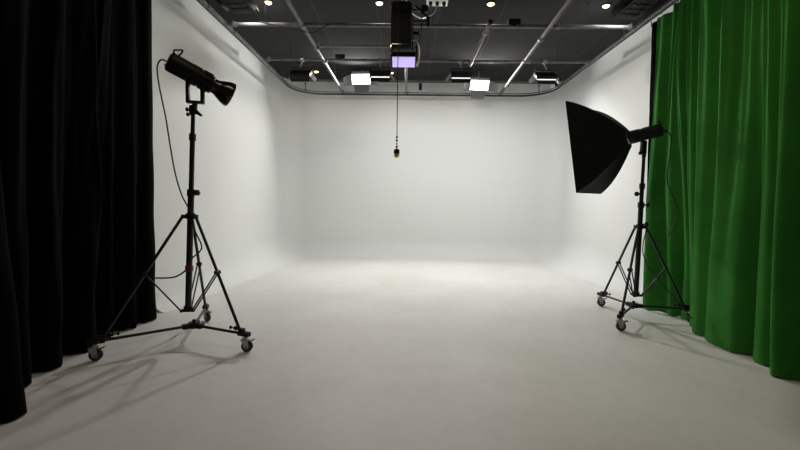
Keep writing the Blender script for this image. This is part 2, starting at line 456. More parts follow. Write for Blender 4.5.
# ------------------------------------------------------------------ two bright floodlights
def floodlight(x, y, z, label, yaw):
    t = thing('studio_floodlight', label, 'floodlight', (x, y, z), 'bright floodlights by the back wall')
    R = Matrix.Rotation(yaw, 3, 'Z') @ Matrix.Rotation(radians(-28), 3, 'X')   # local -Y is the face... tilted down
    R = Matrix.Rotation(yaw, 3, 'Z') @ Matrix.Rotation(radians(28), 3, 'X')
    c = Vector((x, y, z)); W, H, D = 0.38, 0.205, 0.08
    L = lambda px, py, pz: c + R @ Vector((px, py, pz))
    b = MB(); b.box(L(0, D / 2, 0), (W, D, H), R, 0.008)
    for k in range(-4, 5): b.box(L(k * 0.04, D + 0.01, 0), (0.006, 0.02, H * 0.8), R)
    b.build('housing', 'black_metal', t)
    b = MB(); b.box(L(0, -0.003, 0), (W - 0.02, 0.008, H - 0.02), R, 0.002); b.build('diffuser', 'led_on', t)
    b = MB()
    for s in (-1, 1): b.cyl(L(s * (W / 2 + 0.012), D / 2, 0), (x + s * (W / 2 + 0.012), y + 0.10, 3.68), 0.008, n=8)
    b.cyl((x - W / 2 - 0.012, y + 0.10, 3.68), (x + W / 2 + 0.012, y + 0.10, 3.68), 0.008, n=8)
    b.cyl((x, y + 0.10, 3.68), (x, y + 0.10, ZC), 0.014, n=10)
    b.build('yoke', 'grey_metal', t)
    def door(p, q, out, ln):
        p, q = L(*p), L(*q); o = (R @ Vector(out)).normalized() * ln; s = (q - p).normalized() * 0.025
        n = (q - p).cross(o).normalized() * 0.004
        b = MB(); b.prism([p, q, q + o - s, p + o + s], n); b.build('barn_door', 'leaf_metal', t)
    door((-W / 2 + .03, 0, -H / 2), (W / 2 - .03, 0, -H / 2), (0, -0.10, -1), 0.16)
    door((-W / 2, 0, H / 2), (W / 2, 0, H / 2), (0, -0.4, 1), 0.05)
    door((-W / 2, 0, -H / 2), (-W / 2, 0, H / 2), (-0.9, -0.5, -0.2), 0.17)
    door((W / 2, 0, -H / 2), (W / 2, 0, H / 2), (0.9, -0.5, -0.2), 0.19)
    area('flood_lamp', L(0, -0.012, 0), R @ Vector((0, -1, 0)), W - 0.03, H - 0.03, E_BARN, (1.0, 0.985, 0.95), 150)
floodlight(-0.943, 8.02, 3.61, 'bright square floodlight with open grey flaps left of the violet lamp', radians(-4))
floodlight(1.385, 8.02, 3.515, 'bright square floodlight with open grey flaps right of the violet lamp', radians(6))

# ------------------------------------------------------------------ centre light
def centre_light():
    t = thing('hanging_spotlight', 'tall black hanging spotlight with a glowing violet front at ceiling centre', 'spotlight', (-0.07, 4.5, 3.4))
    y = 4.5
    b = MB(); b.box((-0.09, y, 3.115), (0.225, 0.24, 0.45), bevel=0.012)
    for k in range(6): b.box((-0.09, y - 0.125, 3.28 - k * 0.012), (0.18, 0.006, 0.004))
    b.box((-0.09, y, 3.35), (0.19, 0.20, 0.03), bevel=0.006)
    b.build('housing', 'black_plastic', t)
    # front frame with the lens (tilted towards the camera end)
    R = Matrix.Rotation(radians(-18), 3, 'X')
    c = Vector((-0.06, y - 0.03, 2.745))
    b = MB()
    for s in (-1, 1):
        b.box(c + R @ Vector((s * 0.135, 0, 0.075)), (0.014, 0.16, 0.17), R, 0.003)
    b.box(c + R @ Vector((0, 0.04, 0.075)), (0.25, 0.12, 0.10), R, 0.006)
    b.build('lens_frame', 'black_metal', t)
    b = MB(); b.box(c + R @ Vector((0, -0.0, 0.008)), (0.245, 0.155, 0.02), R, 0.003); b.build('lens', 'violet', t)
    b = MB(); b.sweep(bez([(0.085, y - 0.06, 2.70), (0.105, y - 0.06, 2.80), (0.10, y - 0.06, 2.90), (0.07, y - 0.06, 2.975), (0.03, y - 0.04, 2.985)], 6), 0.011, 8)
    b.build('bow_handle', 'silver', t)
    b = MB(); b.box((-0.195, y - 0.125, 2.865), (0.016, 0.02, 0.11), bevel=0.003); b.box((-0.10, y - 0.128, 2.905), (0.19, 0.012, 0.012), bevel=0.002)
    b.build('front_bracket', 'chrome', t)
    # bracket, knobs and arm at the right
    b = MB(); b.box((0.035, y, 3.06), (0.012, 0.05, 0.36), bevel=0.003); b.box((-0.03, y, 3.31), (0.30, 0.05, 0.012))
    b.cyl((0.03, y, 3.07), (0.10, y, 3.07), 0.018, n=12); b.cyl((0.09, y, 3.07), (0.10, y, 3.07), 0.034, n=12)
    b.build('yoke', 'black_metal', t)
    b = MB(); b.cyl((-0.07, y, 3.30), (-0.07, y, 3.50), 0.022, n=14); b.cyl((-0.02, y, 3.30), (-0.02, y, 3.48), 0.012, n=12)
    b.cyl((-0.05, y - 0.04, ZL), (-0.05, y + 0.04, ZL), 0.035, n=16)
    b.build('hanging_clamp', 'zinc', t)
    b = MB(); b.cyl((0.06, y, 3.36), (0.22, y, 3.22), 0.012, n=10); b.cyl((0.20, y, 3.245), (0.20, y, 3.14), 0.017, n=10)
    b.cyl((0.03, y, 3.20), (0.21, y, 3.20), 0.009, n=8); b.box((0.16, y, 3.33), (0.07, 0.06, 0.07), bevel=0.008)
    b.build('side_arm', 'black_metal', t)
    spot('violet_lamp', c + R @ Vector((0, 0, -0.03)), R @ Vector((0, 0, -1)), 6, (0.7, 0.6, 1.0), 120, r=0.08)
centre_light()

# white box on the ceiling with plugs, cables
t = thing('ceiling_socket_box', 'white ceiling socket box with black plugs behind the black centre light', 'socket box', (0.34, 5.25, ZC))
b = MB(); b.box((0.345, 5.25, ZC - 0.03), (0.27, 0.22, 0.06), bevel=0.006); b.build('box', 'white_plastic', t)
for x in (0.26, 0.345, 0.43):
    b = MB(); b.cyl((x, 5.25, ZC - 0.06), (x, 5.25, ZC - 0.10), 0.022, n=12); b.build('plug', 'black_plastic', t)
o = MB().sweep(bez([(0.345, 5.25, ZC - 0.10), (0.30, 5.2, 3.60), (0.16, 4.95, 3.43), (0.06, 4.75, 3.37), (0.0, 4.62, 3.36)], 10), 0.006, 8).build('power_cable', 'white_plastic')
tag(o, 'thin white cable looping from the ceiling socket box to the centre light', 'cable')
o = MB().sweep(bez([(0.43, 5.25, ZC - 0.10), (0.435, 5.28, 3.66), (0.41, 5.35, 3.59), (0.37, 5.38, 3.56)], 10), 0.006, 8).build('power_cable', 'cable')
tag(o, 'thin black cable dropping from the ceiling socket box onto the cross pipe', 'cable')
o = MB().sweep(bez([(-1.95, 5.35, 3.545), (-1.75, 5.33, 3.50), (-1.55, 5.34, 3.45), (-1.38, 5.36, 3.43), (-1.25, 5.38, 3.43), (-1.1, 5.36, 3.50), (-0.9, 5.38, 3.56)], 10), 0.006, 8).build('power_cable', 'cable')
tag(o, 'black cable sagging under the nearest cross pipe at the left lengthwise pipe', 'cable')
o = MB().sweep(bez([(0.12, 4.5, 3.36), (0.13, 4.49, 3.20), (0.12, 4.5, 3.05), (0.10, 4.5, 2.95), (0.05, 4.5, 2.92)], 10), 0.005, 8).build('power_cable', 'cable')
tag(o, 'short black cable hanging down the right side of the centre light', 'cable')

# hanging cord with brass weight
t = thing('hanging_pendulum', 'small brass weight hanging on a long thin dark cord at room centre', 'pendulum', (-0.118, 4.3, 3.4))
x, y = -0.118, 4.3
b = MB(); b.cyl((x, y, 1.92), (x, y, ZL), 0.0045, n=8); b.sweep(bez([(x, y, ZL - 0.01), (x + 0.02, y, ZL + 0.03), (-0.05, y, ZL + 0.033), (-0.01, y, ZL)], 5), 0.0045, 8); b.build('cord', 'cable', t)
for k in range(4):
    z = 1.915 - k * 0.034
    b = MB(); b.lathe((x, y, z + 0.013), (0, 0, -1), [(0, 0.003), (0.005, 0.010), (0.013, 0.012), (0.021, 0.010), (0.026, 0.003)], n=12)
    b.build('bead', 'black_plastic' if k != 2 else 'brass', t)
b = MB(); b.cyl((x, y, 1.93), (x, y, 1.77), 0.003, n=6); b.build('wire', 'zinc', t)
b = MB(); b.lathe((x, y, 1.795), (0, 0, -1), [(0, 0.010), (0.012, 0.026), (0.05, 0.029), (0.075, 0.029), (0.092, 0.020), (0.098, 0.008)], n=18); b.build('weight', 'brass', t)
b = MB(); b.lathe((x, y, 1.795), (0, 0, -1), [(0, 0.012), (0.012, 0.0285), (0.03, 0.0305), (0.055, 0.0305), (0.057, 0.020)], n=18); b.build('weight_cap', 'black_metal', t)

# security camera, sensor
def small_camera():
    x, y = 3.05, 8.56
    t = thing('security_camera', 'small white security camera in the back right ceiling corner', 'camera', (x, y, ZC))
    b = MB(); b.lathe((x, y, ZC), (0, 0, -1), [(0, 0.07), (0.02, 0.07), (0.03, 0.05), (0.05, 0.045)]); b.build('base', 'white_plastic', t)
    b = MB(); b.lathe((x, y, ZC - 0.045), (0, 0, -1), [(0, 0.045), (0.02, 0.085), (0.06, 0.098), (0.12, 0.098), (0.16, 0.08), (0.19, 0.045), (0.20, 0.01)]); b.build('body', 'white_plastic', t)
    b = MB(); b.lathe((x, y - 0.075, ZC - 0.155), (0, -1, -0.3), [(0, 0.04), (0.025, 0.038), (0.035, 0.02)]); b.build('lens', 'lens', t)
small_camera()
t = thing('wall_sensor', 'small dark grey sensor on a bracket above the back track right of centre', 'sensor', (0.22, 8.42, 3.6))
b = MB(); b.cyl((0.24, 8.42, 3.52), (0.24, 8.42, 3.64), 0.032, n=16); b.build('body', 'black_plastic', t)
b = MB(); b.cyl((0.24, 8.42, 3.64), (0.24, 8.42, 3.655), 0.036, n=16); b.sweep(bez([(0.24, 8.42, 3.65), (0.24, 8.45, 3.72), (0.24, 8.55, 3.74)], 5), 0.014, 8); b.build('bracket', 'grey_metal', t)

# black ceiling lamps at both edges
def ceiling_lamp(x, y, z, label, sgn):
    t = thing('ceiling_wash_light', label, 'studio light', (x, y, z))
    R = Matrix.Rotation(radians(-8 * sgn), 3, 'Z') @ Matrix.Rotation(radians(-6), 3, 'X')
    c = Vector((x, y, z)); L = lambda a, b_, c_: c + R @ Vector((a, b_, c_))
    b = MB(); b.box(L(0, 0, 0), (0.30, 0.55, 0.14), R, 0.012)
    for k in range(3):
        for j in range(3): b.box(L(-0.085 + 0.085 * k, -0.02 + 0.10 * j, -0.073), (0.065, 0.05, 0.008), R, 0.002)
    b.build('housing', 'black_metal', t)
    b = MB(); b.prism([L(0.15, -0.27, 0.05), L(0.15, 0.27, 0.05), L(0.22, 0.22, -0.09), L(0.22, -0.22, -0.09)], R @ Vector((0.004, 0, 0))); b.build('barn_door', 'black_metal', t)
    b = MB(); b.prism([L(-0.15, -0.27, 0.05), L(-0.15, 0.27, 0.05), L(-0.20, 0.22, -0.07), L(-0.20, -0.22, -0.07)], R @ Vector((-0.004, 0, 0))); b.build('barn_door', 'black_metal', t)
    b = MB(); b.cyl(L(-0.165, 0, 0), L(-0.165, 0, 0.13), 0.010, n=8); b.cyl(L(0.165, 0, 0), L(0.165, 0, 0.13), 0.010, n=8); b.cyl(L(-0.165, 0, 0.13), L(0.165, 0, 0.13), 0.010, n=8)
    b.cyl(L(0, 0, 0.13), (x, y, ZC), 0.014, n=10); b.build('yoke', 'grey_metal', t)
    b = MB(); b.box(L(0, 0.277, 0), (0.26, 0.008, 0.11), R, 0.002); b.build('lamp_window', 'led_dim', t)
    area('wash_lamp', L(0, 0.29, 0), R @ Vector((sgn * 0.7, 1, -0.75)), 0.26, 0.11, E_WASH, LCOL)
ceiling_lamp(-2.10, 4.85, 3.64, 'black ceiling studio light above the left white wall', 1)
ceiling_lamp(2.68, 4.88, 3.62, 'black ceiling studio light above the top of the green curtain', -1)

# ------------------------------------------------------------------ curtains
def cloth_mesh(grid, dx):
    """closed thin cloth from a grid of points (rows bottom to top); dx is the thickness towards the wall"""
    bm = bmesh.new()
    F = [[bm.verts.new(p) for p in row] for row in grid]
    K = [[bm.verts.new((p[0] + dx, p[1], p[2])) for p in row] for row in grid]
    for G in (F, K):
        for a, c in zip(G, G[1:]):
            for i in range(len(a) - 1): bm.faces.new((a[i], a[i + 1], c[i + 1], c[i]))
    for j in range(len(F) - 1):
        for i in (0, -1): bm.faces.new((F[j][i], F[j + 1][i], K[j + 1][i], K[j][i]))
    for i in range(len(F[0]) - 1):
        for j in (0, -1): bm.faces.new((F[j][i], F[j][i + 1], K[j][i + 1], K[j][i]))
    return bm
def curtain(name, label, hem, H, z0, top_x, top_y0, top_y1, pleats, m, creases=(), thick=0.006, seed=1, nz=64, sub=10, topamp=0.045, hook_x=None):
    rnd = random.Random(seed)
    hemp = bez([(x, y, 0) for x, y in hem], sub)
    # arc length parametrisation of the hem
    Ls = [0]
    for a, c in zip(hemp, hemp[1:]): Ls.append(Ls[-1] + (c - a).length)
    tot = Ls[-1]; n = len(hemp)
    ph = [rnd.uniform(-0.9, 0.9) for _ in range(60)]
    grid = []
    for j in range(nz + 1):
        v = j / nz; z = z0 + (H - z0) * v; row = []
        wv = v ** 1.25
        for i in range(n):
            s = Ls[i] / tot
            k = s * pleats
            kk = int(k); fr = k - kk
            amp = topamp * (0.75 + 0.35 * ph[(kk * 3) % 60])
            wob = ph[kk % 60] + (ph[(kk + 1) % 60] - ph[kk % 60]) * (3 * fr * fr - 2 * fr ** 3)
            c0 = sin(2 * pi * k + wob * 0.9)
            tx = top_x + amp * c0 * (1 - 0.3 * abs(c0))
            ty = top_y0 + (top_y1 - top_y0) * s + 0.012 * sin(4 * pi * k)
            x = hemp[i].x * (1 - wv) + tx * wv
            y = hemp[i].y * (1 - wv) + ty * wv
            for (s0, slope, wd, am, v0, v1) in creases:
                if v0 <= v <= v1:
                    e = sin(pi * (v - v0) / (v1 - v0))
                    d = (s - s0 - slope * (v - v0)) / wd
                    x += am * e * exp(-d * d)
            x += 0.006 * sin(9 * z + 13 * s * 7) * (1 - v)
            zz = z
            if j == 0: zz += 0.004 * sin(i * 0.7)
            row.append((x, y, zz))
        grid.append(row)
    b = MB(); b.bm.free(); b.bm = cloth_mesh(grid, -thick if top_x < 0 else thick)
    c0 = thing(name, label, 'curtain', (sum(p.x for p in hemp) / n, sum(p.y for p in hemp) / n, 0))
    b.build('cloth', m, c0)
    ny = int(abs(top_y1 - top_y0) / 0.25)
    for k in range(ny + 1):
        yy = top_y0 + (top_y1 - top_y0) * k / max(ny, 1)
        h = MB(); h.cyl((hook_x or TXL, yy, 3.43), (hook_x or TXL, yy, H - 0.03), 0.006, n=6); h.build('hook', 'track', c0)
    return c0

def green_curtain():
    # fold crests: distance along the wall at floor, at 1.4 m and at 2.85 m, how far the crest stands out, valley depth after it
    crest = [(4.696, 4.776, 4.819, 2.800, 0.10), (4.429, 4.549, 4.483, 2.93, 0.08), (4.330, 4.279, 4.294, 3.00, 0.12), (4.045, 4.150, 4.178, 2.90, 0.10),
             (3.860, 3.943, 4.014, 2.790, 0.08), (3.631, 3.633, 3.702, 2.750, 0.012), (3.40, 3.429, 3.494, 2.755, 0.15), (3.170, 3.194, 3.292, 2.790, 0.14), (2.90, 3.012, 3.144, 2.685, 0.10),
             (2.74, 2.86, 2.96, 2.80, 0.12), (2.60, 2.66, 2.74, 2.68, 0.12), (2.42, 2.46, 2.50, 2.66, 0.15), (2.20, 2.24, 2.30, 2.68, 0.13), (1.98, 2.02, 2.08, 2.66, 0.15), (1.76, 1.80, 1.82, 2.70, 0.12), (1.55, 1.55, 1.55, 2.70, 0.10)]
    H, z0, nz, sub = 3.40, 0.012, 84, 20
    def q(c, z):
        a, m, t = c[:3]
        v = z / 1.4
        if z < 1.4: return a + (m - a) * v
        return m + (t - m) * min((z - 1.4) / 1.45, 1.25)
    grid = []
    def sst(x): x = max(0, min(1, x)); return x * x * (3 - 2 * x)
    for j in range(nz + 1):
        z = z0 + (H - z0) * j / nz; row = []
        top = sst((z - 0.25) / 2.7)
        for k in range(len(crest) - 1):
            c0, c1 = crest[k], crest[k + 1]
            y0, y1 = q(c0, z), q(c1, z)
            tx = 2.80 + 0.025 * sin(k * 2.3) + (0.07 if k == 0 else 0.03 if k == 1 else 0)
            x0 = c0[3] * (1 - top) + tx * top
            x1 = c1[3] * (1 - top) + (2.80 + 0.025 * sin((k + 1) * 2.3) + (0.03 if k == 0 else 0)) * top
            dep = c0[4] * (1 - top) + (0.075 + 0.035 * sin(k * 1.7 + 1)) * top
            asym = 1.0 + 0.55 * sin(k * 2.1 + 0.6) * (0.4 + 0.6 * top)
            for i in range(sub):
                u = i / sub
                w_ = u ** max(0.75, 1.25 + 0.5 * (asym - 1))
                val = ((1 - cos(2 * pi * w_)) / 2) ** 1.25
                x = x0 + (x1 - x0) * sst(u) + dep * val
                y = y0 + (y1 - y0) * u
                # small secondary pleats fading in towards the track
                x += 0.011 * top ** 2 * sin(2 * pi * (k + u) * 3 + 1.3 * sin(k))
                # pinched gathers right under the track
                g = max(0, (z - 2.7) / 0.67)
                x += 0.02 * g * sin(2 * pi * (k + u) * 1.0 + 0.8 * k)
                # loose drape above the floor
                lo = exp(-z / 0.35)
                x += -0.018 * lo * sin(pi * u) ** 2 + 0.004 * sin(7 * z + 3.1 * k) * sin(pi * u)
                row.append((x, y, z + (0.005 * sin(0.9 * (k * sub + i)) if j == 0 else 0)))
        grid.append(row)
    t = thing('green_curtain', 'floor-length green velvet curtain in deep folds along the right wall', 'curtain', (2.85, 3.1, 0))
    b = MB(); b.bm.free(); b.bm = cloth_mesh(grid, 0.006); b.build('cloth', 'green_velvet', t)
    for k in range(12):
        b = MB(); y = 4.70 - 0.27 * k
        b.cyl((TXR, y, TZ - 0.012), (TXR, y, H - 0.02), 0.006, n=6); b.build('hook', 'grey_metal', t)
green_curtain()

rr = random.Random(12)
bh = [(3.05, 4.98)]
y = 4.93
bx = 2.98
bh = [(2.985, 5.02), (2.99, 4.97), (3.01, 4.94), (2.97, 4.90), (3.02, 4.86), (3.04, 4.82)]
curtain('black_curtain', 'narrow strip of black curtain hanging behind the far edge of the green one', bh, 3.40, 0.012, 2.905, 5.00, 4.86, 2, 'black_velvet', seed=6, topamp=0.012, hook_x=2.905)

black_hem = [(-2.62, 3.98), (-2.55, 3.98), (-2.52, 3.92), (-2.53, 3.84), (-2.60, 3.76), (-2.54, 3.66), (-2.60, 3.58), (-2.66, 3.50), (-2.58, 3.42), (-2.66, 3.34), (-2.70, 3.26), (-2.56, 3.20), (-2.50, 3.10), (-2.56, 3.02),
             (-2.66, 2.96), (-2.56, 2.88), (-2.48, 2.78), (-2.52, 2.70), (-2.66, 2.66), (-2.64, 2.58), (-2.50, 2.56), (-2.44, 2.48), (-2.50, 2.42), (-2.62, 2.38), (-2.58, 2.28), (-2.28, 2.24), (-2.14, 2.16), (-2.17, 2.06), (-2.34, 2.02), (-2.44, 1.94),
             (-2.36, 1.84), (-2.20, 1.78), (-2.18, 1.68), (-2.36, 1.62), (-2.44, 1.54), (-2.30, 1.44), (-2.18, 1.36), (-2.22, 1.26), (-2.40, 1.20), (-2.40, 1.10), (-2.22, 1.0), (-2.3, 0.9)]
crs = []
for k in range(16):
    crs.append((rr.uniform(0.02, 0.98), rr.uniform(-0.08, 0.08), rr.uniform(0.007, 0.014), rr.choice((-1, 1)) * rr.uniform(0.02, 0.045), rr.uniform(0.0, 0.3), rr.uniform(0.7, 1.0)))
curtain('black_curtain', 'wide floor-length black velvet curtain covering the left side of the room', black_hem, 3.36, 0.012, TXL, 3.70, 0.9, 13, 'black_velvet', creases=crs, seed=9)

# ------------------------------------------------------------------ light stands
def caster(root, x, y, ang, zt, brake=True):
    """wheel on the floor under (x, y); ang is the direction the wheel rolls"""
    d = Vector((cos(ang), sin(ang), 0)); s = Vector((-sin(ang), cos(ang), 0)); up = Vector((0, 0, 1))
    r = 0.046
    base = Vector((x, y, 0)); ax = base + up * r - d * 0.012
    R = Matrix((d, s, up)).transposed()
    b = MB()
    b.lathe(ax - s * 0.015, s, [(0, 0.030), (0.001, 0.040), (0.006, r), (0.024, r), (0.029, 0.040), (0.030, 0.030)], n=24)
    w_ = b.build('caster_wheel', 'rubber', root)
    b = MB(); b.cyl(ax - s * 0.017, ax + s * 0.017, 0.026, n=18); b.cyl(ax - s * 0.028, ax + s * 0.028, 0.007, n=8); b.build('wheel_hub', 'hub_grey', w_)
    b = MB()
    for k in (-1, 1):
        p = [ax + s * 0.022 * k + d * 0.014 - up * 0.012, ax + s * 0.022 * k - d * 0.014 - up * 0.012, base + s * 0.022 * k - d * 0.024 + up * (2 * r + 0.012), base + s * 0.022 * k + d * 0.034 + up * (2 * r + 0.012)]
        b.prism(p, s * 0.003 * k)
    b.box(base + up * (2 * r + 0.012) + d * 0.004, (0.06, 0.05, 0.006), R, 0.002)
    b.cyl(base + up * (2 * r + 0.012), (x, y, zt), 0.010, n=10)
    b.cyl(base + up * (2 * r + 0.014), base + up * (2 * r + 0.026), 0.022, n=14)
    b.build('caster_fork', 'zinc', root)
    if brake:
        b = MB(); Rb = R @ Matrix.Rotation(radians(20), 3, 'Y')
        b.box(base - d * 0.052 + up * (2 * r + 0.002), (0.045, 0.034, 0.008), Rb, 0.002); b.build('caster_brake', 'grey_metal', root)

def knob(b, p, d, s=1.0):
    d = Vector(d).normalized(); p = Vector(p)
    b.cyl(p, p + d * 0.035 * s, 0.006 * s, n=8)
    b.lathe(p + d * 0.032 * s, d, [(0, 0.008 * s), (0.004 * s, 0.016 * s), (0.016 * s, 0.017 * s), (0.021 * s, 0.010 * s)], n=10)

def light_stand(label, corners, center, hubc, lean, zc, z_low, z_top, joints, brace_t, knobs, wheel_ang, group, kd=1):
    cx, cy = center
    root = thing('light_stand', label, 'light stand', (cx, cy, 0), group)
    ax = lambda z: Vector((cx + lean[0] * z, cy + lean[1] * z, z))
    up = Vector((0, 0, 1))
    # column sections
    zs = [z_low] + joints + [z_top]
    rad = [0.025, 0.020, 0.0165, 0.013]
    for k in range(len(zs) - 1):
        b = MB(); b.cyl(ax(zs[k]), ax(zs[k + 1]), rad[k], n=18)
        if k < len(zs) - 2:
            b.cyl(ax(zs[k + 1] - 0.045), ax(zs[k + 1] + 0.012), rad[k] + 0.007, n=18)
        b.build('column_section', 'stand_metal' if k else 'stand_metal', root)
    for z, d in knobs:
        b = MB(); knob(b, ax(z), d, 1.5); b.build('tightening_knob', 'black_plastic', root)
    # upper collar
    b = MB(); b.cyl(ax(zc - 0.02), ax(zc + 0.025), 0.038, n=20)
    for (x, y) in corners:
        d = (Vector((x, y, 0)) - Vector((cx, cy, 0))).normalized()
        R = Matrix((d, Vector((-d.y, d.x, 0)), up)).transposed()
        b.box(ax(zc) + d * 0.045, (0.05, 0.034, 0.032), R, 0.004)
    b.build('collar', 'black_plastic', root)
    b = MB(); b.cyl(ax(z_low - 0.01), ax(z_low + 0.035), 0.035, n=20)
    for (x, y) in corners:
        d = (Vector((x, y, 0)) - Vector((cx, cy, 0))).normalized()
        R = Matrix((d, Vector((-d.y, d.x, 0)), up)).transposed()
        b.box(ax(z_low) + d * 0.040, (0.045, 0.026, 0.024), R, 0.003)
    b.build('brace_collar', 'black_plastic', root)
    # base hub
    zb = 0.145
    hub = Vector((hubc[0], hubc[1], zb))
    b = MB(); b.cyl(hub - up * 0.02, hub + up * 0.028, 0.045, n=20); b.cyl(hub + up * 0.028, hub + up * 0.05, 0.014, n=10)
    for (x, y) in corners:
        d = (Vector((x, y, 0)) - Vector((cx, cy, 0))).normalized()
        R = Matrix((d, Vector((-d.y, d.x, 0)), up)).transposed()
        b.box(hub + d * 0.062, (0.06, 0.05, 0.04), R, 0.005)
    b.build('base_hub', 'black_plastic', root)
    for i, (x, y) in enumerate(corners):
        cnr = Vector((x, y, zb)); d = (cnr - hub).normalized(); s = Vector((-d.y, d.x, 0))
        R = Matrix((d, s, up)).transposed()
        b = MB(); b.cyl(hub + d * 0.05, cnr, 0.012, n=12); b.build('base_bar', 'stand_metal', root)
        b = MB(); b.box(cnr - d * 0.015, (0.11, 0.042, 0.036), R, 0.006); b.box(cnr - d * 0.04 + up * 0.025, (0.05, 0.034, 0.035), R, 0.004); b.build('corner_joint', 'black_plastic', root)
        b = MB(); knob(b, cnr - d * 0.10 + up * 0.005, up, 0.9); b.cyl(cnr - d * 0.12 + up * 0.03, cnr - d * 0.06 + up * 0.03, 0.009, n=8); knob(b, cnr - d * 0.12 + up * 0.035, -d, 0.8); b.build('locking_screw', 'black_plastic', root)
        top = ax(zc) + d * 0.06; low = cnr - d * 0.06 + up * 0.03
        b = MB(); b.cyl(top, low, 0.0125, n=12); b.build('leg', 'stand_metal', root)
        m_ = top + (low - top) * brace_t
        b = MB()
        for k in (-1, 1):
            b.cyl(ax(z_low) + d * 0.055 + s * 0.014 * k, m_ + s * 0.014 * k, 0.0065, n=8)
        b.cyl(m_ - s * 0.022, m_ + s * 0.022, 0.018, n=10)
        b.build('brace', 'stand_metal', root)
        caster(root, x, y, wheel_ang[i], zb - 0.01)
    return root, ax

LA, LB, LC = (-2.35, 2.92), (-1.294, 3.163), (-2.005, 3.938)
stL, axL = light_stand('tall black wheeled light stand in front of the black curtain', [LA, LB, LC], (-1.868, 3.335), (-1.82, 3.36), (0.044, 0.0), 1.085, 0.285, 1.98,
                       [1.30, 1.76], 0.50, [(1.285, (1, -0.3, 0)), (1.08, (0.7, -0.7, 0.2))], [radians(200), radians(185), radians(150)], 'wheeled light stands')
RA, RB, RC_ = (2.364, 4.829), (2.107, 3.895), (3.005, 4.205)
stR, axR = light_stand('shorter black wheeled light stand in front of the green curtain', [RA, RB, RC_], (2.487, 4.31), (2.475, 4.32), (0.005, 0.0), 1.0, 0.26, 1.80,
                       [1.25, 1.45], 0.52, [(1.235, (1, -0.2, 0)), (1.35, (-1, -0.3, 0)), (1.02, (0.7, -0.7, 0.2))], [radians(170), radians(175), radians(200)], 'wheeled light stands')

